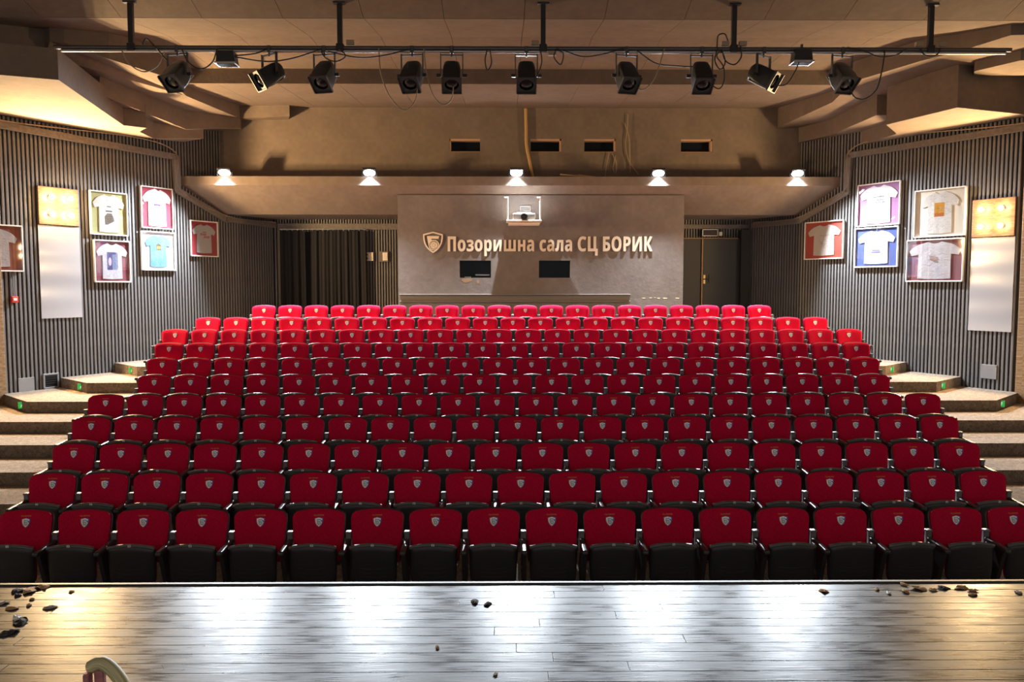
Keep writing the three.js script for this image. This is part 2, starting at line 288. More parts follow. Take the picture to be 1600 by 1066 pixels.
// ================================================================ THEATRE SEATS
const P = .52;
const recl = y => .055 - (y - .3) * .20;                       // the back leans away from the stage
const bend = x => .05 * Math.pow(x / .23, 2) * .6;             // and curves round the sitter
const backShape = (grow) => (u, t) => {
  const y0 = .42 - grow, w = .208 + .027 * Math.min(1, t * 1.05) + grow, t0 = .88;
  let hw = w; if (t > t0) { const q = (t - t0) / (1 - t0); hw = w - .042 * (1 - Math.sqrt(Math.max(0, 1 - q * q))); }
  const x = u * hw, top = .868 + grow - .026 * Math.pow(x / .235, 2); return [x, y0 + (top - y0) * t];
};
const cushionGeo = pad(backShape(0), (x, y) => recl(y) + bend(x), .055, 14, 12, 8);
const shellGeo = pad(backShape(.005), (x, y) => recl(y) + bend(x) - .034, .035, 12, 9, 10);
const panShape = (u, t) => { const y0 = .275, w = .212 - .014 * (1 - t), t0 = .16; let hw = w; if (t < t0) { const q = 1 - t / t0; hw = w - .05 * (1 - Math.sqrt(Math.max(0, 1 - q * q))); } if (t > .9) { const q = (t - .9) / .1; hw = w - .018 * (1 - Math.sqrt(Math.max(0, 1 - q * q))); }
  const x = u * hw, top = .64 - .034 * Math.pow(x / .21, 2); return [x, y0 + (top - y0) * t]; };
const panZ = (x, y) => .23 + (y - .3) * .05 - .02 * Math.pow(x / .21, 2);
const panGeo = pad(panShape, panZ, .05, 12, 9, 14);
const seatCushGeo = pad((u, t) => { const [x, y] = panShape(u * .9, t); return [x, .28 + (y - .28) * .955]; }, (x, y) => panZ(x, y) - .06, .09, 10, 8, 8);
const lipGeo = (() => { const p = []; for (let i = 0; i <= 12; i++) { const x = (i / 12 * 2 - 1) * .2; p.push([x,     .635 - .034 * Math.pow(x / .21, 2), panZ(x, .62) + .004]); } return tube(p, .017, 16, 8).scale(1, 1, 1); })();
const ribGeo = [.425, .388, .35].map((y, k) => { const p = []; for (let i = 0; i <= 8; i++) { const x = (i / 8 * 2 - 1) * (.12 - .004 * k); p.push([x, y + .012 * Math.pow(x / .12, 2), panZ(x, y) + .0245]); } return tube(p, .0032, 12, 5); });
const surf = (x, y) => recl(y) + bend(x) + .0275;
function decal(w, h, cx, cy, shape) {                           // thin piece following the cushion
  const g = shape ? new THREE.ShapeGeometry(shape, 8) : new THREE.PlaneGeometry(w, h, 4, 2); const p = g.attributes.position, uv = g.attributes.uv;
  for (let i = 0; i < p.count; i++) { const x = p.getX(i), y = p.getY(i); uv.setXY(i, x / w + .5, y / h + .5); p.setXYZ(i, x + cx, y + cy, surf(x + cx, y + cy) + .0025); }
  g.computeVertexNormals(); return g;
}
function shieldShape(w, h, at = 0) { const s = new THREE.Shape(); s.moveTo(0, h / 2); s.quadraticCurveTo(w * .28, h * .44, w / 2, h * .38); s.bezierCurveTo(w * .52, -h * .05, w * .34, -h * .33, 0, -h / 2); s.bezierCurveTo(-w * .34, -h * .33, -w * .52, -h * .05, -w / 2, h * .38); s.quadraticCurveTo(-w * .28, h * .44, 0, h / 2); return s; }
function canvas(w, h, draw) { const c = document.createElement('canvas'); c.width = w; c.height = h; const x = c.getContext('2d'); draw(x, w, h); const t = new THREE.CanvasTexture(c); t.colorSpace = THREE.SRGBColorSpace; return t; }
const badgeTex = canvas(128, 140, (c, w, h) => {
  c.fillStyle = '#fbfbff'; c.fillRect(0, 0, w, h);
  c.strokeStyle = '#b8323a'; c.lineWidth = 14; c.beginPath(); c.moveTo(64, 2); c.lineTo(6, 16); c.bezierCurveTo(2, 80, 20, 112, 64, 138); c.stroke();
  c.strokeStyle = '#2a62b8'; c.beginPath(); c.moveTo(64, 2); c.lineTo(122, 16); c.bezierCurveTo(126, 80, 108, 112, 64, 138); c.stroke();
  c.fillStyle = '#2d6fc4'; c.beginPath(); c.moveTo(112, 40); c.lineTo(84, 48); c.lineTo(112, 70); c.fill();
  c.fillStyle = '#a9aab2'; c.fillRect(34, 30, 62, 14); c.fillRect(34, 30, 15, 40); c.beginPath(); c.arc(66, 82, 30, 0, 7); c.fill();
  c.fillStyle = '#d9d4cc'; c.beginPath(); c.arc(66, 82, 17, 0, 7); c.fill(); c.fillStyle = '#6d6a66'; for (let k = 0; k < 7; k++) c.fillRect(56 + (k * 11) % 22, 70 + k * 4, 4, 3);
});
const letterTex = canvas(256, 64, (c, w, h) => { c.clearRect(0, 0, w, h); c.fillStyle = '#d8893a'; c.font = 'bold 44px sans-serif'; c.textAlign = 'center'; c.textBaseline = 'middle'; c.fillText('СЦ БОРИК', 128, 34); });
const tagTex = canvas(512, 384, (c) => { c.fillStyle = '#d8d8d6'; c.fillRect(0, 0, 512, 384); c.fillStyle = '#222'; c.font = 'bold 62px sans-serif'; c.textAlign = 'center'; c.textBaseline = 'middle'; for (let n = 0; n < 24; n++) c.fillText(String(n + 1), (n % 6) * 85.33 + 42.7, Math.floor(n / 6) * 96 + 50); });
const MB = std({ map: badgeTex, roughness: .4 }), ML = std({ map: letterTex, transparent: true, roughness: .7 }), MT = std({ map: tagTex, roughness: .5 });
const badgeGeo = decal(.078, .088, 0, .762, shieldShape(.078, .088)), letterGeo = decal(.105, .024, 0, .822);
const tagGeos = Array.from({ length: 24 }, (_, n) => { const g = rbox(.026, .02, .004, .0015, 0, .638, .268, 1), p = g.attributes.position, uv = g.attributes.uv; for (let i = 0; i < p.count; i++) uv.setXY(i, ((n % 6) + .1 + .8 * (p.getX(i) / .026 + .5)) / 6, 1 - (Math.floor(n / 6) + 1 - (.1 + .8 * ((p.getY(i) - .638) / .02 + .5))) / 4); return g; });
const columnGeo = merge([rbox(.05, .42, .045, .012, 0, .46, .0), box(.034, .3, .07, 0, .15, .01)]);
const capGeo = rbox(.054, .022, .06, .009, 0, .672, .0);
const sideGeo = (() => { const s = poly([[-.02, .02], [.13, .02], [.2, .30], [.285, .565], [.0, .575]]); return extr(s, .03, .004, 1).translate(0, 0, -.015).rotateY(-Math.PI / 2); })();
const armGeo = (() => { const g = rbox(.053, .04, .33, .017, 0, 0, 0, 3), p = g.attributes.position; for (let i = 0; i < p.count; i++) { const z = p.getZ(i) / .165, k = Math.max(0, z); p.setY(i, p.getY(i) - .018 * k * k); p.setX(i, p.getX(i) * (1 - .12 * Math.max(0, -z))); } g.computeVertexNormals(); return g.translate(0, .6, .17); })();
const footGeo = merge([rbox(.05, .025, .24, .006, 0, .0125, .06), rbox(.05, .05, .08, .006, 0, .03, .04)]);
const hingeGeo = cyl(.016, .016, .03, 10).rotateZ(Math.PI / 2);
function armUnit(root, x) {
  const st = mk('standard', sideGeo, M.plastic, root); st.position.x = x;
  const co = mk('column', columnGeo, M.column, root); co.position.x = x;
  mk('cap', capGeo, M.column, co);
  const ar = mk('armrest', armGeo, M.arm, root); ar.position.x = x;
  const f = mk('foot', footGeo, M.plastic, root); f.position.x = x;
  for (const q of [-1, 1]) { const h = mk('hinge', hingeGeo, M.steel, root); h.position.set(x + q * .011, .38, .1); }
}
function makeSeat(both) {
  const r = new THREE.Group();
  const sh = mk('back_shell', shellGeo, M.shell, r);
  const c = mk('back_cushion', cushionGeo, M.velvet, r);
  sl(mk('badge', badgeGeo, MB, c), 'white shield badge edged red and blue');
  sl(mk('lettering', letterGeo, ML, c), 'orange embroidered lettering');
  const p = mk('seat_pan', panGeo, M.shell, r);
  for (const g of ribGeo) mk('rib', g, M.shell, p);
  mk('front_lip', lipGeo, M.lip, p);
  const nt = mk('number_tag', tagGeos[0], MT, p);
  mk('seat_cushion', seatCushGeo, M.velvet, r);
  armUnit(r, -.252); if (both) armUnit(r, .252);
  return r;
}
const protoA = makeSeat(false), protoB = makeSeat(true);
const counts = [18, 19, 20, 21, 22, 21, 22, 23, 24, 23, 20];
const ord = n => ['', 'first', 'second', 'third', 'fourth', 'fifth', 'sixth', 'seventh', 'eighth', 'ninth', 'tenth', 'eleventh', 'twelfth', 'thirteenth', 'fourteenth', 'fifteenth', 'sixteenth', 'seventeenth', 'eighteenth', 'nineteenth', 'twentieth', 'twenty-first', 'twenty-second', 'twenty-third', 'twenty-fourth'][n];
counts.forEach((n, i) => {
  const where = i === 0 ? 'the front row' : i === 10 ? 'the back row' : 'the ' + ord(i + 1) + ' row from the stage';
  for (let k = 0; k < n; k++) {
    const s = (k === n - 1 ? protoB : protoA).clone(); s.name = numbered('theatre_seat');
    const pos = k === 0 ? 'leftmost' : k === n - 1 ? 'rightmost' : ord(k + 1) + ' from the left';
    tag(s, 'red velvet folding theatre seat, ' + pos + ' in ' + where, 'seat', 'red theatre seats in ' + where);
    s.position.set((k - (n - 1) / 2) * P, rowY[i], -rowZ[i]);
    s.traverse(o => { if (o.name === 'number_tag') o.geometry = tagGeos[k]; });
    scene.add(s);
  }
});

// ================================================================ LIGHTS ON THE LEDGE
const AIM = 50 * Math.PI / 180;
[[-5.88, 5.165], [-2.92, 5.165], [.09, 5.165], [3.01, 5.165], [5.88, 5.165]].forEach(([x, y], i) => {
  const g = thing('floodlight', 'lit white floodlight on the ledge, ' + ['leftmost of the five', 'second from the left', 'the middle one above the projector', 'second from the right', 'rightmost of the five'][i], 'floodlight', [x, y, -16.53], 0, 'floodlights along the ledge');
  const head = new THREE.Group();
  const b = mk('housing', merge([rbox(.28, .21, .05, .012, 0, 0, -.03), ...[-3, -2, -1, 0, 1, 2, 3].map(k => box(.006, .15, .03, k * .03, 0, -.068))]), M.lampBlack, g);
  const f = mk('lamp_face', new THREE.SphereGeometry(.5, 20, 8, 0, 6.2832, 0, .21).rotateX(Math.PI / 2).scale(1.15, .85, 1).translate(0, 0, -.488), std({ color: lin(.9, .95, 1), emissive: FLOOD_COLOR, emissiveIntensity: 60, roughness: .4 }), g);
  b.rotation.x = f.rotation.x = AIM;
  mk('bracket', merge([box(.012, .1, .03, -.148, -.01, -.03), box(.012, .1, .03, .148, -.01, -.03), box(.308, .012, .03, 0, -.054, -.045), box(.05, .012, .12, 0, -.054, -.1)]), M.steel, g);
  const L = new THREE.SpotLight(FLOOD_COLOR, FLOOD_CD, 0, 66 * Math.PI / 180, .6); L.name = 'floodlight_glow'; L.castShadow = true; L.shadow.radius = 1;
  const n = V(0, -Math.sin(AIM), Math.cos(AIM)); L.position.set(x, y, -16.53).addScaledVector(n, .03); L.target.position.copy(L.position).add(n); scene.add(L.target);
  scene.add(L);
});

// ================================================================ WALL LAMPS AND PANELS
function wallLamp(s, z, y, label) {
  const g = thing('wall_lamp', label, 'lamp', onWall(s, z, y, .0), -s * TURN);
  mk('back_board', metreUV(rbox(.73, .66, .03, .008, 0, 0, .02)), M.board, g);
  for (const bx of [-.17, .17]) for (const by of [-.15, .15]) {
    const so = mk('socket', cyl(.026, .034, .05, 14).rotateX(Math.PI / 2).translate(bx, by, .06), M.cream, g);
    mk('bulb', new THREE.SphereGeometry(.045, 16, 12).translate(bx, by, .12), std({ color: lin(1, .9, .75), emissive: BULB_COLOR.clone().lerp(new THREE.Color(1, 1, 1), .35), emissiveIntensity: 14, roughness: .3 }), so);
    const L = new THREE.SpotLight(BULB_COLOR, BULB_CD[s < 0 ? 0 : 1], 0, 1.53, .1); L.castShadow = true; L.shadow.radius = 2;
    const p = V(bx, by, .12).applyAxisAngle(V(0, 1, 0), -s * TURN).add(V(...onWall(s, z, y, 0))); L.position.copy(p); L.target.position.copy(p).add(V(-s / WN, 0, .57 / WN)); scene.add(L.target); L.name = 'bulb_glow'; scene.add(L);
    const K = new THREE.PointLight(BULB_COLOR, s < 0 ? 1.3 : .7); K.castShadow = true; K.position.copy(p); K.name = 'bulb_back_glow'; scene.add(K);   // what leaks past the bulb's mirrored base
  }
  const p = thing('wall_panel', s < 0 ? 'tall glossy white panel below the lamps on the left wall' : 'tall glossy white panel below the lamps on the right wall', 'panel', onWall(s, z, y - .34, .0), -s * TURN, 'white panels under the wall lamps');
  const geo = new THREE.PlaneGeometry(.74, 1.63, 12, 24).translate(0, -.815, 0), q = geo.attributes.position; for (let i = 0; i < q.count; i++) q.setZ(i, .012 + .0025 * Math.sin(q.getY(i) * 7 + q.getX(i) * 2 + (s > 0 ? 1 : 0)) + .002 * Math.sin(q.getY(i) * 15 + 2)); geo.computeVertexNormals();
  mk('sheet', geo, M.panel, p); mk('backer', box(.735, 1.625, .008, 0, -.815, .002), M.white, p);
}
wallLamp(-1, 14.29, 4.26, 'lit board with four bare warm bulbs on the left wall');
wallLamp(1, 13.82, 4.04, 'lit board with four bare warm bulbs on the right wall');

// ================================================================ FRAMED SHIRTS
function shirtShape(w, h, sl_, neck = .5) {  // w over the sleeves, h tall, sl_ sleeve drop
  const b = w * .31, s = new THREE.Shape(), t = h / 2;
  s.moveTo(-w * .13, t); s.quadraticCurveTo(0, t - h * .1 * neck * 2, w * .13, t); s.lineTo(w * .27, t - h * .05); s.quadraticCurveTo(w * .4, t - h * .09, w * .5, t - h * .24); s.lineTo(w * .5 - w * .05, t - h * sl_); s.quadraticCurveTo(w * .38, t - h * (sl_ - .02), b, t - h * (sl_ - .03));
  s.lineTo(b * 1.03, -t + .01); s.quadraticCurveTo(0, -t - .012, -b * 1.03, -t + .01); s.lineTo(-b, t - h * (sl_ - .03)); s.quadraticCurveTo(-w * .38, t - h * (sl_ - .02), -w * .5 + w * .05, t - h * sl_); s.lineTo(-w * .5, t - h * .24); s.quadraticCurveTo(-w * .4, t - h * .09, -w * .27, t - h * .05); s.closePath(); return s;
}
const clothBump = dataTex(256, 256, (u, v) => n8(u, v * .6) * .7 + n32(u, v) * .3, false, 1, 1);
function framed(s, z, y, w, h, mat, shirtCol, draw, label, opt = {}) {
  const g = thing('framed_shirt', label, 'framed shirt', onWall(s, z, y, .004), -s * TURN, 'framed shirts on the side walls');
  if (opt.roll) g.rotation.z = opt.roll;
  const bw = .022, d = .045;
  mk('frame', merge([rbox(w, bw, d, .005, 0, h / 2 - bw / 2, d / 2), rbox(w, bw, d, .005, 0, -h / 2 + bw / 2, d / 2), rbox(bw, h, d, .005, -w / 2 + bw / 2, 0, d / 2), rbox(bw, h, d, .005, w / 2 - bw / 2, 0, d / 2)]), M.frameWhite, g);
  mk('mount', box(w - .03, h - .03, .008, 0, 0, .008), std({ color: new THREE.Color(mat), roughness: .8 }), g);
  const sw = (opt.sw || .82) * w, sh = (opt.sh || .8) * h, ge = extr(shirtShape(sw, sh, opt.sleeve || .36), .006, .003, 2), p = ge.attributes.position, uv = ge.attributes.uv;
  for (let i = 0; i < p.count; i++) uv.setXY(i, p.getX(i) / sw + .5, p.getY(i) / sh + .5);
  const tx = canvas(256, 256, (c, W, H) => { c.fillStyle = shirtCol; c.fillRect(0, 0, W, H); draw(c, W, H); });
  mk('shirt', ge.translate(opt.dx || 0, (opt.dy || 0), .016), std({ map: tx, color: lin(.7, .7, .7), roughness: .95, bumpMap: clothBump, bumpScale: .006 }), g);
  mk('glass', box(w - .04, h - .04, .002, 0, 0, .038), M.glass, g);
}
const txt = (c, t, x, y, px, col, extra = '') => { c.fillStyle = col; c.font = extra + 'bold ' + px + 'px sans-serif'; c.textAlign = 'center'; c.textBaseline = 'middle'; c.fillText(t, x, y); };
function scribble(c, col, n, x0, y0, x1, y1, amp = 8) { c.strokeStyle = col; c.lineWidth = 1.3; for (let k = 0; k < n; k++) { let x = x0 + rnd() * (x1 - x0), y = y0 + rnd() * (y1 - y0); c.beginPath(); c.moveTo(x, y); for (let q = 0; q < 5; q++) { x += rnd() * 6; y += (rnd() - .5) * amp; c.lineTo(x, y); } c.stroke(); } }
framed(-1, 13.33, 3.49, .9, .78, '#8a4a3c', '#d8d6da', (c) => { scribble(c, '#8f8fa0', 30, 80, 60, 180, 230); }, 'framed pale shirt on brown mount, cut by the left edge of the photo', { sw: .8 });
framed(-1, 15.12, 4.21, .76, .81, '#a9a873', '#f2f1ee', (c) => { c.fillStyle = '#55504e'; c.fillRect(110, 78, 36, 6); c.fillRect(100, 108, 56, 9); c.fillStyle = '#7d7468'; c.beginPath(); c.moveTo(92, 205); c.lineTo(90, 150); c.lineTo(112, 126); c.lineTo(150, 126); c.lineTo(164, 150); c.lineTo(172, 178); c.lineTo(112, 206); c.fill(); c.fillStyle = '#5f574d'; for (let k = 0; k < 4; k++) c.fillRect(100 + k * 4, 146 + k * 12, 48, 4); c.fillStyle = '#777'; c.fillRect(160, 222, 20, 3); }, 'framed white shirt with a grey typewriter print on olive mount', { sw: .82, sh: .86 });
framed(-1, 15.15, 3.32, .74, .79, '#7c3743', '#dcdbe4', (c) => { c.fillStyle = '#4b4484'; c.fillRect(84, 62, 44, 128); c.fillStyle = '#7f93b8'; c.fillRect(128, 64, 46, 124); c.fillStyle = '#4b4484'; c.fillRect(92, 62, 70, 16); c.fillStyle = '#d7c3dc'; c.beginPath(); c.ellipse(108, 130, 13, 30, 0, 0, 7); c.fill(); scribble(c, '#5a6a98', 26, 130, 70, 165, 185); c.strokeStyle = '#a9a8b4'; scribble(c, '#b4b3bf', 16, 78, 190, 175, 250); }, 'framed white shirt with a purple and blue print on maroon mount', { sw: .84, sh: .84 });
framed(-1, 16.02, 4.40, .73, .82, '#98283e', '#f0eff2', (c) => { c.strokeStyle = '#6c3f78'; c.lineWidth = 7; c.beginPath(); c.arc(128, 122, 24, .1, 3.05); c.stroke(); c.fillStyle = '#5f4a8a'; c.fillRect(98, 100, 60, 13); c.strokeStyle = '#b04a70'; c.lineWidth = 4; c.beginPath(); c.moveTo(106, 86); c.quadraticCurveTo(128, 70, 152, 86); c.stroke(); c.beginPath(); c.moveTo(150, 74); c.lineTo(168, 52); c.stroke(); c.fillStyle = '#c08a98'; c.fillRect(112, 158, 34, 3); }, 'framed white shirt with a small purple face print on crimson mount', { sw: .86, sh: .88 });
framed(-1, 16.02, 3.55, .78, .77, '#dcdadb', '#6fa2d0', (c) => { c.fillStyle = '#6b5f4a'; c.beginPath(); c.moveTo(104, 80); c.lineTo(128, 66); c.lineTo(156, 80); c.lineTo(154, 122); c.lineTo(108, 122); c.fill(); c.fillStyle = '#a08f52'; c.fillRect(112, 88, 36, 24); scribble(c, '#6592be', 24, 70, 140, 170, 245, 4); }, 'framed light blue shirt with a brown house print on white mount', { sw: .74, sh: .82 });
framed(-1, 16.99, 3.85, .71, .75, '#8c2230', '#b9b9bb', (c) => { txt(c, 'BAM', 116, 88, 30, '#a5262f', 'italic '); txt(c, 'BAM', 152, 112, 30, '#a5262f', 'italic '); c.fillStyle = '#6a2a30'; c.fillRect(112, 66, 40, 5); scribble(c, '#a6a6aa', 18, 80, 140, 170, 245); }, 'framed grey shirt lettered BAM BAM in red on crimson mount', { sw: .82, sh: .8 });
framed(1, 16.84, 3.82, .98, .80, '#9c3528', '#d2c8c0', (c) => { scribble(c, '#8a8088', 40, 88, 80, 175, 190, 6); c.fillStyle = '#7a2a30'; c.fillRect(114, 150, 5, 6); }, 'framed pale shirt with faint signatures on brick red mount', { sw: .82, sh: .8 });
framed(1, 15.75, 4.46, .94, .84, '#93638f', '#f1eff2', (c) => { for (const [y, n] of [[76, 7], [96, 7], [114, 8]]) { c.strokeStyle = '#4a3a52'; c.lineWidth = 3.4; for (let k = 0; k < n; k++) { const x = 92 + k * 10.5; c.beginPath(); c.moveTo(x, y - 6 + rnd() * 3); c.lineTo(x + 6 * rnd(), y + 6); c.lineTo(x + 7, y - 6 + 6 * rnd()); c.stroke(); } } c.fillStyle = '#9a86a0'; c.fillRect(120, 130, 26, 3); }, 'framed white shirt with three lines of dark writing on mauve mount', { sw: .86, sh: .88 });
framed(1, 15.77, 3.62, .96, .79, '#3a4a86', '#ecebf0', (c) => { scribble(c, '#a5a2b4', 22, 100, 70, 160, 140, 14); c.fillStyle = '#4a4290'; c.fillRect(100, 148, 56, 9); c.fillRect(98, 161, 60, 11); c.fillStyle = '#8f89c0'; for (let k = 0; k < 6; k++) c.fillRect(104 + k * 9, 150, 3, 20); }, 'framed white shirt with a violet caption on blue mount', { sw: .84, sh: .82 });
framed(1, 14.66, 4.20, .98, .88, '#d9d4c6', '#efede8', (c) => { c.fillStyle = '#e0a02c'; c.fillRect(92, 66, 68, 82); c.fillStyle = '#c8742c'; c.fillRect(92, 130, 68, 22); c.fillStyle = '#b98a2a'; c.fillRect(96, 100, 60, 3); scribble(c, '#b9bccb', 90, 50, 20, 205, 235, 10); }, 'framed white sheet with an orange rectangle print beside the right lamps', { sw: .74, sh: .86 });
framed(1, 14.72, 3.33, 1.1, .79, '#7a424c', '#d6d2d8', (c) => { c.fillStyle = '#b48a80'; c.beginPath(); c.ellipse(128, 118, 24, 18, .4, 0, 7); c.fill(); c.fillStyle = '#8a8480'; c.beginPath(); c.ellipse(136, 136, 16, 8, .4, 0, 7); c.fill(); c.fillStyle = '#a59a94'; c.fillRect(104, 96, 30, 9); scribble(c, '#aeb0be', 90, 84, 40, 172, 245, 9); }, 'framed white shirt with a rounded tan print on dusky rose mount', { sw: .9, sh: .86 });

// ================================================================ SMALL WALL FITTINGS
{ const g = thing('fire_alarm', 'small red fire alarm call point on the left slatted wall', 'alarm', onWall(-1, 13.57, 2.63, .004), TURN);
  mk('housing', rbox(.11, .11, .05, .01, 0, 0, .025), M.red, g); mk('plate', box(.06, .045, .004, 0, .005, .052), M.white, g); mk('conduit', cyl(.008, .008, .4, 8).translate(0, .25, .012), M.greyPlate, g); }
{ const g = thing('access_plate', 'plain grey plate low on the left wall beside the black vent', 'plate', onWall(-1, 13.7, 1.165, .0), TURN); mk('plate', rbox(.27, .24, .012, .004, 0, 0, .008), M.greyPlate, g); for (const q of [-1, 1]) mk('screw', cyl(.006, .006, .004, 8).rotateX(Math.PI / 2).translate(q * .12, .1, .015), M.steel, g); }
{ const g = thing('vent', 'small black vent with grey frame low on the left wall', 'vent', onWall(-1, 14.07, 1.18, .0), TURN); mk('frame', merge([rbox(.28, .03, .03, .004, 0, .125, .01), rbox(.28, .03, .03, .004, 0, -.115, .01), rbox(.03, .26, .03, .004, -.125, 0, .01), rbox(.03, .26, .03, .004, .125, 0, .01)]), M.greyPlate, g); mk('grille', box(.23, .22, .01, 0, 0, .004), M.black, g); for (let k = 0; k < 5; k++) mk('louvre', box(.23, .006, .02, 0, -.08 + k * .04, .012).rotateX(0), M.black, g); }
{ const g = thing('access_plate', 'plain grey plate low on the right slatted wall', 'plate', onWall(1, 13.8, 1.36, .0), -TURN); mk('plate', rbox(.27, .25, .012, .004, 0, 0, .008), M.greyPlate, g); for (const q of [-1, 1]) mk('screw', cyl(.006, .006, .004, 8).rotateX(Math.PI / 2).translate(q * .12, .1, .015), M.steel, g); }
// green step markers on the angled risers
const exitTex = canvas(96, 96, (c) => { c.fillStyle = '#27b34a'; c.fillRect(0, 0, 96, 96); c.fillStyle = '#d9f5dd'; c.beginPath(); c.arc(58, 26, 9, 0, 7); c.fill(); c.strokeStyle = '#d9f5dd'; c.lineWidth = 9; c.beginPath(); c.moveTo(54, 38); c.lineTo(46, 58); c.lineTo(58, 72); c.moveTo(46, 58); c.lineTo(30, 76); c.moveTo(34, 46); c.lineTo(54, 40); c.lineTo(68, 52); c.stroke(); });
const exitMat = std({ map: exitTex, emissive: lin(1, 1, 1), emissiveMap: exitTex, emissiveIntensity: .7, roughness: .5 });
for (const s of [-1, 1]) [7, 8, 9].forEach((i, k) => {
  const e = elbows[i], t = .22, x = e[0] + (e[2] - e[0]) * t, z = e[1] + (e[3] - e[1]) * t, L = Math.hypot(e[2] - e[0], e[3] - e[1]), nx = -(e[3] - e[1]) / L * -1, turn = Math.atan2((e[3] - e[1]), (e[2] - e[0]));
  const g = thing('step_marker', 'green exit step marker, ' + ['lowest', 'middle', 'highest'][k] + ' of three on the ' + (s < 0 ? 'left' : 'right') + ' steps', 'marker', [s * x, (rowY[i] + rowY[i - 1]) / 2 + .005, -z], s < 0 ? turn : -turn, 'green step markers');
  const fit = mk('plate', box(.1, .1, .008, 0, 0, .006), exitMat, g); for (const q of [-1, 1]) mk('rim', box(.108, .005, .012, 0, q * .052, .006), M.greyPlate, g);
});

// ================================================================ BACK WALL FITTINGS
{ // sign letters: one thing, each letter a part
  const g = thing('wall_sign', 'cream raised Cyrillic lettering across the booth wall', 'sign', [-1.37, 3.585, -16.8]);
  const str = 'Позоришна сала СЦ БОРИК'; let x = 0; const size = .3, parts = [];
  for (const ch of str) { const gl = font.data.glyphs[ch], adv = gl.ha / font.data.resolution * size; if (ch !== ' ') parts.push([ch, x]); x += adv; }
  const k = 4.32 / x;
  for (const [ch, px] of parts) { const ge = new TextGeometry(ch, { font, size, depth: .02, curveSegments: 5, bevelEnabled: true, bevelSize: .003, bevelThickness: .003, bevelSegments: 1 }); ge.scale(k, 1.02, 1).translate(px * k, 0, .004); mk('letter', ge, M.cream, g); }
  const b = thing('shield_emblem', 'cream shield emblem left of the wall lettering', 'emblem', [-1.65, 3.768, -16.8]);
  const o = shieldShape(.41, .44), inn = shieldShape(.36, .385); o.holes.push(new THREE.Path(inn.getPoints(10).reverse()));
  mk('rim', extr(o, .022, .002).translate(0, 0, .003), M.cream, b);
  const num = new THREE.Shape(); num.moveTo(-.125, .13); num.lineTo(.125, .13); num.lineTo(.115, .075); num.lineTo(-.035, .075); num.lineTo(-.03, .045); num.bezierCurveTo(.09, .075, .14, -.02, .125, -.07); num.bezierCurveTo(.11, -.13, .05, -.165, .0, -.165); num.bezierCurveTo(-.07, -.165, -.09, -.1, -.095, -.04); num.closePath();
  const ring = new THREE.Path(); ring.absarc(.015, -.06, .092, 0, Math.PI * 2, true); num.holes.push(ring);
  mk('figure', extr(num, .022, .002).translate(0, 0, .003), M.cream, b);
  const disc = new THREE.Shape(); disc.absarc(.015, -.06, .078, 0, Math.PI * 2); for (let q = 0; q < 9; q++) { const h = new THREE.Path(), a = q * .698 + .3, r = q % 2 ? .054 : .03; h.absarc(.015 + Math.cos(a) * r, -.06 + Math.sin(a) * r, .009, 0, Math.PI * 2, true); disc.holes.push(h); }
  mk('disc', extr(disc, .018, .001).translate(0, 0, .002), M.cream, b);
}
{ const g = thing('projector_shelf', 'white metal hanging shelf under the projector', 'shelf', [.245, 4.09, -16.55]);
  mk('tray', merge([rbox(.72, .03, .42, .008, 0, .09, 0), rbox(.64, .05, .36, .01, 0, .04, 0)]), M.cream, g);
  for (const q of [-1, 1]) { mk('hanger', merge([rbox(.03, .48, .03, .006, q * .335, .33, .1), rbox(.08, .02, .03, .005, q * .335 - .03, .57, .1)]), M.white, g); }
  const p = thing('projector', 'grey projector with round lens on the hanging shelf', 'projector', [.245, 4.197, -16.55]);
  mk('body', rbox(.46, .14, .32, .025, 0, .072, 0), M.greyPlate, p); mk('top_cover', rbox(.3, .03, .28, .014, 0, .145, 0), M.white, p);
  const lr = mk('lens_ring', cyl(.068, .068, .06, 24).rotateX(Math.PI / 2).translate(0, .075, .175), M.black, p); mk('lens', new THREE.SphereGeometry(.05, 16, 8, 0, 6.3, 0, 1.2).rotateX(Math.PI / 2).scale(1, 1, .5).translate(0, .075, .185), M.lensGlass, lr);
  const c = thing('wall_outlet_box', 'small framed box on the wall behind the projector', 'box', [.28, 4.47, -16.8]); mk('frame', merge([box(.22, .012, .03, 0, .05, .015), box(.22, .012, .03, 0, -.05, .015), box(.012, .112, .03, -.104, 0, .015), box(.012, .112, .03, .104, 0, .015)]), M.white, c); mk('panel', box(.2, .1, .01, 0, 0, .006), M.greyPlate, c); }
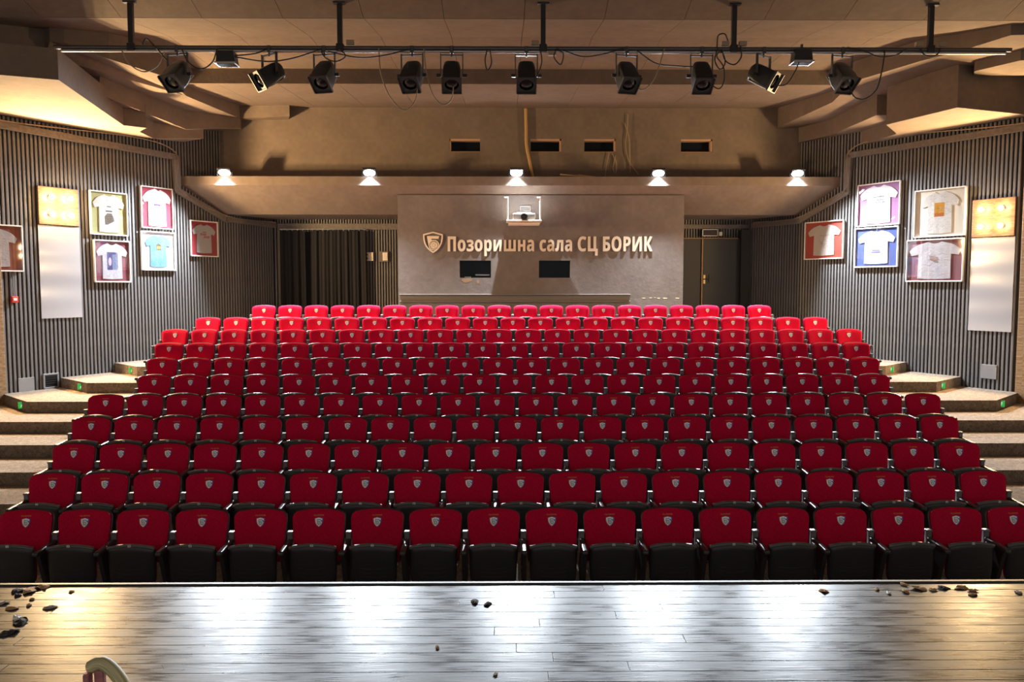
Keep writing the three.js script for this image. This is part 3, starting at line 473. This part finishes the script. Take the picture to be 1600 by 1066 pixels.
{ // curtains in the left doorway
  const curt = (x0, x1, label) => { const w = x1 - x0, nx = Math.round(w * 60), g = new THREE.PlaneGeometry(w, 2.55, nx, 10), p = g.attributes.position; const ph = rnd() * 6;
    for (let i = 0; i < p.count; i++) { const x = p.getX(i), y = p.getY(i), k = .6 + .4 * (0.5 - y / 2.55); p.setZ(i, k * (.035 * Math.sin(x * 34 + ph + .6 * Math.sin(x * 7)) + .02 * Math.sin(x * 71 + 1.3 * ph))); p.setX(i, x * (1 + .04 * (-y / 2.55)) ); } g.computeVertexNormals();
    const t = thing('curtain', label, 'curtain', [(x0 + x1) / 2, 2.86, -18.6]); mk('cloth', g, M.curtain, t); const hook = merge(Array.from({ length: Math.max(3, Math.round(w * 8)) }, (_, k, n = Math.max(3, Math.round(w * 8))) => box(.008, .05, .008, -w / 2 + (k + .5) * w / n, 1.29, 0))); mk('hooks', hook, M.metal, t); };
  curt(-5.36, -4.76, 'narrow dark curtain at the left side of the doorway'); curt(-4.66, -3.34, 'wide black curtain across the doorway beside the wall boxes');
  const r = thing('curtain_rail', 'thin metal rail above the black curtains', 'rail', [-4.35, 4.165, -18.6]); mk('rod', cyl(.01, .01, 2.0, 8).rotateZ(Math.PI / 2), M.metal, r); for (const q of [-.9, 0, .9]) mk('bracket', box(.015, .03, .12, q, .005, -.06), M.metal, r);
  struct('door_1', merge([box(.06, 2.6, .06, -5.4, 2.85, -18.71), box(.06, 2.6, .06, -3.36, 2.85, -18.73)]), M.rail);
}
{ const g = thing('wall_box', 'tan wall box with two dark sockets beside the curtain', 'wall box', [-3.31, 3.54, -18.71]); mk('case', rbox(.19, .2, .05, .008), M.cream, g); for (const q of [-1, 1]) mk('socket', cyl(.022, .022, .01, 12).rotateX(Math.PI / 2).translate(-.05, q * .045, .027), M.black, g);
  const h = thing('wall_box', 'tan keypad box in a dark frame, next to the booth', 'wall box', [-2.97, 3.54, -18.71]); mk('frame', rbox(.22, .25, .03, .006), M.rail, h); mk('keypad', rbox(.12, .19, .04, .01, .035, 0, .02), M.cream, h); for (let a = 0; a < 3; a++) for (let b = 0; b < 4; b++) mk('key', box(.018, .018, .006, .005 + a * .03, -.06 + b * .035, .042), M.white, h); }
{ const d = struct('door_2');
  mk('leaf', merge([rbox(.42, 2.5, .05, .006, 4.22, 2.7, -18.68)]), M.door, d); const l2 = mk('leaf', rbox(.92, 2.5, .05, .006, 4.95, 2.7, -18.68), M.door, d);
  mk('edge_strip', rbox(.036, 2.5, .03, .005, 4.465, 2.7, -18.645), M.post, d); mk('head_strip', rbox(1.3, .025, .05, .005, 4.66, 3.965, -18.66), M.post, d);
  const hp = mk('lock_plate', merge([rbox(.05, .09, .02, .004, 4.52, 3.07, -18.645), rbox(.05, .1, .02, .004, 4.52, 2.955, -18.645)]), M.brass, d); mk('handle', merge([rbox(.12, .02, .02, .006, 4.6, 3.02, -18.6), rbox(.03, .2, .012, .004, 4.64, 3.03, -18.645)]), M.black, d); }
struct('trim_9', box(.22, 2.6, .25, 5.45, 2.85, -18.65), M.darkWall);
{ const tx = canvas(256, 110, (c, w, h) => { c.fillStyle = '#1d0e0b'; c.fillRect(0, 0, w, h); c.fillStyle = '#3a1712'; for (const x of [46, 88, 142, 184]) { c.fillRect(x, 30, 26, 6); c.fillRect(x, 52, 26, 6); c.fillRect(x, 76, 26, 6); c.fillRect(x, 30, 6, 52); c.fillRect(x + 20, 30, 6, 52); } });
  const g = thing('wall_clock', 'dim digital clock in a pale frame above the doors', 'clock', [4.64, 4.095, -18.66]); mk('frame', merge([box(.36, .014, .05, 0, .073, 0), box(.36, .014, .05, 0, -.073, 0), box(.014, .16, .05, -.173, 0, 0), box(.014, .16, .05, .173, 0, 0)]), M.white, g); mk('display', box(.335, .135, .03), std({ map: tx, roughness: .3 }), g);
  const h = thing('wall_switch', 'tiny cream switch right of the digital clock', 'switch', [4.9, 4.07, -18.7]); mk('plate', rbox(.075, .09, .03, .006), M.cream, h); mk('rocker', box(.03, .045, .01, 0, 0, .018), M.white, h); }
{ const pts = [[.30, 6.62], [.31, 6.24], [.32, 5.86], [.38, 5.56], [.46, 5.2]]; const g = thing('foam_strip', 'long tan foam strip hanging down the upper wall', 'strip'); mk('strip', tube(pts.map(p => [p[0], p[1], -17.37]), .032, 30, 7), M.foam, g); mk('tip', new THREE.SphereGeometry(.034, 10, 8).translate(.3, 6.63, -17.37), M.foam, g);
  const c = (name, label, ps) => tag(scene.add(mk(numbered(name), tube(ps.map(p => [p[0], p[1], -17.38 + (p[2] || 0)]), .009, 30, 5), M.cableTan)) && scene.children[scene.children.length - 1], label, 'cable', 'loose cables on the upper wall');
  c('loose_cable', 'tan cable hanging from the hole between the right upper windows', [[2.50, 6.54], [2.49, 6.25], [2.46, 5.91], [2.52, 5.57], [2.75, 5.25]]);
  c('loose_cable', 'thin tan cable beside the long hanging one on the upper wall', [[2.43, 6.35], [2.53, 6.04], [2.55, 5.64], [2.56, 5.3]]);
  c('loose_cable', 'tan cable drooping left from the third upper window', [[2.10, 5.72], [2.05, 5.46], [2.02, 5.2]]);
  c('loose_cable', 'small cable loop hanging under the third upper window', [[2.17, 5.70], [2.26, 5.50], [2.25, 5.28], [2.19, 5.36], [2.24, 5.66]]);
  const stick = (a, b, z, label) => { const L = Math.hypot(b[0] - a[0], b[1] - a[1]), m = mk(numbered('wooden_batten'), metreUV(rbox(L, .03, .04, .004)), M.foam); m.position.set((a[0] + b[0]) / 2, (a[1] + b[1]) / 2, z); m.rotation.z = Math.atan2(b[1] - a[1], b[0] - a[0]); scene.add(m); tag(m, label, 'batten', 'battens lying on the ledge'); };
  stick([1.0, 5.165], [1.73, 5.10], -16.72, 'thin wooden batten on the ledge, the left one'); stick([1.37, 5.165], [2.0, 5.09], -16.8, 'thin wooden batten on the ledge, the right one'); }

// ================================================================ LIGHTING BAR
const BY = 5.985, BBZ = -10.7;
{ const g = thing('lighting_bar', 'long black pipe hung below the ceiling with stage lamps', 'lighting bar', [0, 0, 0]);
  const pipe = mk('pipe', cyl(.027, .027, 12.58, 14).rotateZ(Math.PI / 2).translate(.25, BY - .01, BBZ), M.pipe, g);
  mk('lower_pipe', cyl(.02, .02, 12.4, 12).rotateZ(Math.PI / 2).translate(.26, BY - .055, BBZ + .01), M.metal, g);
  for (const x of [-5.03, -2.31, .35, 2.86, 5.46]) { const h = mk('hanger', merge([rbox(.065, .62, .065, .008, x, BY + .29, BBZ), rbox(.16, .03, .12, .006, x, BY + .56, BBZ), rbox(.1, .1, .09, .01, x, BY - .01, BBZ)]), M.lampBlack, g); }
  for (const x of [-2.17, .24, .47, 2.74, 2.97, 5.3, 5.6]) mk('terminal_box', rbox(.1, .06, .06, .008, x, BY + (x === .47 ? -.08 : .05), BBZ + .03), M.cableTan, g);
}
function spot(x, pan, tilt, label) {
  const g = thing('stage_lamp', label, 'stage lamp', [x, BY, BBZ], 0, 'stage lamps on the lighting bar');
  mk('clamp', merge([rbox(.05, .09, .07, .01, 0, -.03, 0), cyl(.012, .012, .06, 8).translate(0, -.09, 0)]), M.steel, g);
  const top = -.1, ax = -.36, hw = .145, turned = new THREE.Group();
  const yg = merge([rbox(.014, .3, .035, .004, -hw, (top + ax) / 2, 0), rbox(.014, .3, .035, .004, hw, (top + ax) / 2, 0), rbox(hw * 2 + .014, .014, .035, .004, 0, top, 0)]); yg.rotateY(pan * .75); mk('yoke', yg, M.steel, g);
  const turn = (q) => q.rotateX(tilt).rotateY(pan).translate(0, ax, 0);
  // tapered case with a rounded back, open front plate
  const sec = (w, h, r, z) => { const s = new THREE.Shape(); s.moveTo(-w + r, -h); s.lineTo(w - r, -h); s.quadraticCurveTo(w, -h, w, -h + r); s.lineTo(w, h - r); s.quadraticCurveTo(w, h, w - r, h); s.lineTo(-w + r, h); s.quadraticCurveTo(-w, h, -w, h - r); s.lineTo(-w, -h + r); s.quadraticCurveTo(-w, -h, -w + r, -h); return s.getPoints(4).map(p => [p.x, p.y, z]); };
  const rings = [sec(.115, .115, .012, .17), sec(.118, .118, .02, .05), sec(.115, .12, .05, -.06), sec(.105, .112, .07, -.15), sec(.07, .075, .06, -.19), sec(.01, .01, .008, -.195)], pos = [], n = rings[0].length;
  for (let a = 0; a + 1 < rings.length; a++) for (let i = 0; i < n - 1; i++) { const p = rings[a][i], q = rings[a][i + 1], r = rings[a + 1][i], s = rings[a + 1][i + 1]; pos.push(...p, ...r, ...q, ...q, ...r, ...s); }
  let bg = new THREE.BufferGeometry(); bg.setAttribute('position', new THREE.Float32BufferAttribute(pos, 3)); bg.setAttribute('uv', new THREE.Float32BufferAttribute(new Float32Array(pos.length / 3 * 2), 2)); bg = toCreasedNormals(bg, .7);
  const body = mk('housing', turn(bg), M.lampBlack, g);
  const fp = poly([[-.12, -.12], [.12, -.12], [.12, .12], [-.12, .12]]), hole = new THREE.Path(); hole.absarc(0, 0, .095, 0, 6.2832, true); fp.holes.push(hole);
  mk('front_plate', turn(extr(fp, .014, .002).translate(0, 0, .165)), std({ color: lin(.06, .058, .055), roughness: .45 }), g);
  mk('lens', turn(new THREE.SphereGeometry(.16, 24, 10, 0, 6.2832, 0, .65).rotateX(Math.PI / 2).translate(0, 0, .02)), M.lensGlass, g);
  mk('colour_frame_holder', turn(merge([box(.25, .012, .03, 0, -.126, .19), box(.012, .25, .03, -.126, 0, .19), box(.012, .25, .03, .126, 0, .19)])), M.steel, g);
  mk('bottom_plate', turn(box(.2, .008, .3, 0, -.122, 0)), M.metal, g);
  for (const q of [-1, 1]) mk('knob', cyl(.022, .022, .05, 10).rotateZ(Math.PI / 2).rotateY(0).translate(q * (hw + .03), 0, 0).rotateY(pan * .75).translate(0, ax, 0), M.black, g);
}
[[-4.44, -.34, .85, 'black stage lamp nearest the left end of the bar'], [-3.24, -.85, .58, 'stage lamp turned sharply left, its front plate glowing orange'], [-2.52, -.25, .9, 'stage lamp by the coiled cable near the second hanger'], [-1.37, -.22, .92, 'stage lamp above the longest hanging cable loop'], [-.85, .04, .98, 'fifth stage lamp from the left, facing straight ahead'], [.13, .0, .98, 'middle stage lamp beside the central hanger'], [1.45, .26, .92, 'stage lamp turned slightly right of the central hanger'], [2.44, .02, .98, 'stage lamp left of the fourth hanger and cable coil'], [3.26, .9, .55, 'stage lamp turned sharply right with shiny lens'], [4.30, .26, .88, 'black stage lamp nearest the right end of the bar']].forEach(a => spot(...a));
for (const [x, y, lab] of [[-3.79, 5.84, 'small wide floodlight hanging between the two left stage lamps'], [3.76, 5.88, 'small wide floodlight hanging between the two right stage lamps']]) {
  const g = thing('small_floodlight', lab, 'floodlight', [x, y, BBZ], 0, 'small floodlights on the lighting bar');
  const s = poly([[-.1, .07], [.1, .07], [.12, -.07], [-.12, -.07]]); mk('housing', extr(s, .16, .006, 1).translate(0, 0, -.08), M.lampBlack, g); mk('rim', merge([box(.27, .012, .03, 0, -.078, .1), box(.27, .012, .2, 0, -.085, 0)]), M.metal, g); mk('hanger', rbox(.03, .1, .03, .004, 0, .11, 0), M.steel, g); mk('glass', box(.23, .01, .16, 0, -.09, 0), M.lensGlass, g);
}
const cables = [[[-5.14, 5.93], [-5.04, 5.75], [-4.86, 5.65], [-4.69, 5.73], [-4.58, 5.9]], [[-4.35, 5.93], [-4.27, 5.77], [-4.13, 5.69], [-3.97, 5.77], [-3.89, 5.94]], [[-3.67, 5.85], [-3.40, 5.89], [-3.25, 5.95]], [[-3.67, 5.84], [-3.27, 5.79], [-2.94, 5.82], [-2.56, 5.93]], [[-2.46, 5.92], [-2.06, 5.84], [-1.73, 5.86], [-1.38, 5.95]],
  [[-1.80, 5.96], [-1.77, 5.63], [-1.64, 5.31], [-1.47, 5.165], [-1.34, 5.27], [-1.28, 5.52]], [[-1.21, 5.95], [-1.17, 5.61], [-1.07, 5.32], [-.96, 5.24], [-.86, 5.29], [-.82, 5.5]], [[.31, 5.94], [.33, 5.78], [.26, 5.6], [.2, 5.56]], [[.61, 5.93], [.86, 5.86], [1.16, 5.90], [1.41, 5.97]], [[1.58, 5.93], [1.83, 5.78], [2.12, 5.74], [2.4, 5.72]], [[1.94, 5.97], [1.87, 5.73], [1.77, 5.52], [1.65, 5.43], [1.55, 5.5]],
  [[2.64, 5.97], [2.60, 5.81], [2.67, 5.69], [2.74, 5.79], [2.69, 5.93], [2.62, 5.87], [2.71, 5.73], [2.73, 5.54], [2.67, 5.45], [2.52, 5.52]], [[2.94, 6.0], [2.94, 5.85], [2.86, 5.76], [2.75, 5.81], [2.69, 5.96]], [[3.72, 5.83], [3.65, 5.66], [3.55, 5.51], [3.38, 5.5]], [[4.33, 5.98], [4.56, 5.94], [4.78, 5.87], [4.99, 5.89], [5.11, 5.96]], [[4.37, 5.5], [4.46, 5.35], [4.58, 5.32], [4.72, 5.42], [4.79, 5.61], [4.85, 5.96]], [[5.31, 5.98], [5.37, 5.90], [5.48, 5.87], [5.55, 5.93], [5.57, 5.98]], [[-4.87, 6.0], [-4.82, 6.07], [-4.72, 5.99], [-4.56, 5.8]], [[2.63, 5.98], [2.64, 6.13], [2.72, 6.15], [2.78, 6.05]], [[-.38, 5.95], [-.41, 5.80], [-.38, 5.68], [-.33, 5.76], [-.35, 5.95]], [[.53, 5.96], [.49, 5.85], [.58, 5.76], [.61, 5.89], [.54, 5.95]], [[-2.56, 5.95], [-2.50, 5.84], [-2.36, 5.79], [-2.23, 5.85], [-2.31, 5.95]]];
const cl = ['cable loop at the far left of the lighting bar', 'cable loop between the first lamp and the left floodlight', 'short cable from the left floodlight up to the bar', 'sagging cable from the left floodlight to the third lamp', 'sagging cable between the third and fourth lamps', 'longest cable loop, hanging under the fourth lamp', 'long cable loop hanging under the fifth lamp', 'short cable behind the middle lamp', 'sagging cable right of the central hanger', 'sagging cable between the seventh and eighth lamps', 'cable drooping to the lamp right of centre', 'tangled cable coil beside the eighth lamp', 'cable loop under the fourth hanger', 'cable from the right floodlight to the sharply turned lamp', 'sagging cable right of the last lamp', 'wide cable loop below the last lamp', 'small cable loop at the fifth hanger', 'curled cable above the bar at the first hanger', 'curled cable above the bar at the fourth hanger', 'small cable knot left of the central hanger', 'small cable knot right of the central hanger', 'cable loops at the second hanger'];
cables.forEach((p, i) => { const m = mk(numbered('bar_cable'), tube(p.map((q, k) => [q[0], q[1], BBZ + .055 + .02 * Math.sin(k * 1.7 + i)]), .009, 36, 6), [5, 6, 10, 0].includes(i) ? M.cableTan : M.cable); scene.add(m); tag(m, 'thin ' + cl[i], 'cable', 'cables on the lighting bar'); });

// ================================================================ ON THE STAGE
{ // painted bentwood armchair, only the end of one arm reaches into the picture
  const green = std({ color: lin(.62, .66, .42), map: woodMap, roughness: .5 }), pink = std({ color: lin(.5, .2, .27), map: woodMap, roughness: .55 });
  const g = thing('painted_armchair', 'pale green bent wooden chair arm with pink support, bottom left', 'chair', [-1.105, 1.205, -1.62]);
  const arm = tube([[0, .80, -.14], [.028, .812, -.137], [.065, .785, -.132], [.098, .72, -.127], [.12, .62, -.12], [.14, .5, -.1], [.14, .44, -.06]], .015, 40, 10); arm.scale(1, 1, 1); mk('arm', arm, green, g);
  mk('arm_support', metreUV(rbox(.022, .38, .016, .004, .022, .605, -.14)), pink, g); mk('arm_support', metreUV(rbox(.014, .38, .022, .004, .002, .605, -.125)), pink, g);
  mk('seat', metreUV(rbox(.44, .035, .42, .015, -.07, .43, .06)), green, g);
  for (const [x, z] of [[-.25, -.1], [.11, -.1], [-.25, .24], [.11, .24]]) mk('leg', cyl(.02, .016, .42, 10).translate(x, .21, z), green, g);
  mk('backrest', tube([[-.27, .44, .25], [-.27, .7, .27], [-.07, .74, .29], [.12, .7, .27], [.12, .44, .25]], .018, 30, 8), green, g);
}
const debris = [[-2.80, -4.22, .045, 0, 'dark leaf scrap at the far left of the stage edge'], [-2.73, -4.22, .055, 2, 'curled brown leaf scrap second from the left stage edge'], [-2.76, -4.165, .028, 0, 'small dark flake just below the curled brown scrap'], [-2.69, -4.275, .05, 2, 'tan crumpled scrap caught on the left end of the nosing'], [-2.50, -4.21, .02, 2, 'tiny lone crumb right of the left leaf scraps'], [-2.77, -4.06, .035, 1, 'pale chip at the left border of the photo'], [-2.68, -3.99, .03, 2, 'thin brown sliver left of the grey chip'], [-2.62, -4.03, .02, 2, 'upright small splinter above the brown sliver'], [-2.65, -4.11, .015, 2, 'tiny brown speck above the splinter'], [-2.49, -4.0, .035, 1, 'grey brown chip lying alone left of centre'], [-2.54, -3.83, .06, 0, 'largest black clump of litter at the left'], [-2.58, -3.87, .04, 3, 'whitish scrap stuck to the black clump'], [-2.52, -3.70, .05, 0, 'long dark scrap below the black clump'],
  [-.32, -4.05, .035, 0, 'black flecked scrap near the middle stage edge'], [-.25, -4.02, .03, 0, 'thin black flecks right of the middle scrap'], [-.47, -3.53, .016, 2, 'tiny tan chip in the middle of the stage'], [-.20, -3.28, .016, 3, 'tiny white paper bit at the bottom centre'], [1.56, -4.18, .03, 2, 'tan leaf piece leftmost of the right litter'], [1.86, -4.20, .02, 2, 'small tan crumb second in the right litter'], [1.90, -4.15, .022, 3, 'pale chip below the small tan crumb'], [2.04, -4.27, .03, 2, 'tan scrap against the nosing on the right'], [2.0, -4.17, .03, 2, 'pale orange leaf piece under the nosing scrap'], [2.10, -4.21, .045, 2, 'curled tan leaf in the middle of the right litter'], [2.16, -4.19, .025, 2, 'small brown leaf beside the curled tan one'], [2.23, -4.215, .035, 0, 'black triangular scrap in the right litter'], [2.33, -4.22, .045, 2, 'large tan leaf right of the black triangle'], [2.37, -4.18, .025, 2, 'small brown chip right of the large tan leaf'], [2.34, -4.12, .025, 2, 'tan chip nearest the viewer in the right litter'], [2.60, -4.15, .025, 1, 'lone grey chip near the right border']];
const litterMats = [std({ color: lin(.025, .02, .018), roughness: .9 }), std({ color: lin(.3, .25, .2), roughness: .9 }), std({ color: lin(.34, .2, .09), roughness: .9 }), std({ color: lin(.6, .6, .58), roughness: .9 })];
for (const [x, z, size, m, lab] of debris) { const r = size * .72;
  const n = 9, pos = [], idx = [], ph = rnd() * 6; pos.push(0, r * .28, 0); for (let ring = 1; ring <= 2; ring++) for (let k = 0; k < n; k++) { const a = k / n * 6.283, q = r * (ring / 2) * (.6 + .7 * rnd()); pos.push(Math.cos(a) * q * 1.25, ring === 1 ? r * .25 * rnd() + .004 : r * .35 * Math.max(0, Math.sin(a * 2 + ph)) * rnd(), Math.sin(a) * q * .8); }
  for (let k = 0; k < n; k++) { const a = 1 + k, b = 1 + (k + 1) % n; idx.push(0, b, a, a, b, b + n, a, b + n, a + n); }
  const top = pos.slice(), N = pos.length / 3, i2 = idx.slice(); for (let k = 0; k < N; k++) pos.push(top[3 * k], top[3 * k + 1] - .003, top[3 * k + 2]); for (let k = 0; k < i2.length; k += 3) idx.push(i2[k] + N, i2[k + 2] + N, i2[k + 1] + N);
  for (let k = 0; k < n; k++) { const a = 1 + n + k, b = 1 + n + (k + 1) % n; idx.push(a, b, b + N, a, b + N, a + N); }
  const g = new THREE.BufferGeometry(); g.setAttribute('position', new THREE.Float32BufferAttribute(pos, 3)); g.setIndex(idx); const q = g.toNonIndexed(); q.computeVertexNormals();
  const o = mk(numbered('litter_scrap'), q, litterMats[m]); o.position.set(x, 1.2235, z); o.rotation.y = rnd() * 6; scene.add(o); tag(o, lab, 'litter', 'litter on the stage');
}
scene.updateMatrixWorld(true);
renderer.render(scene, camera);
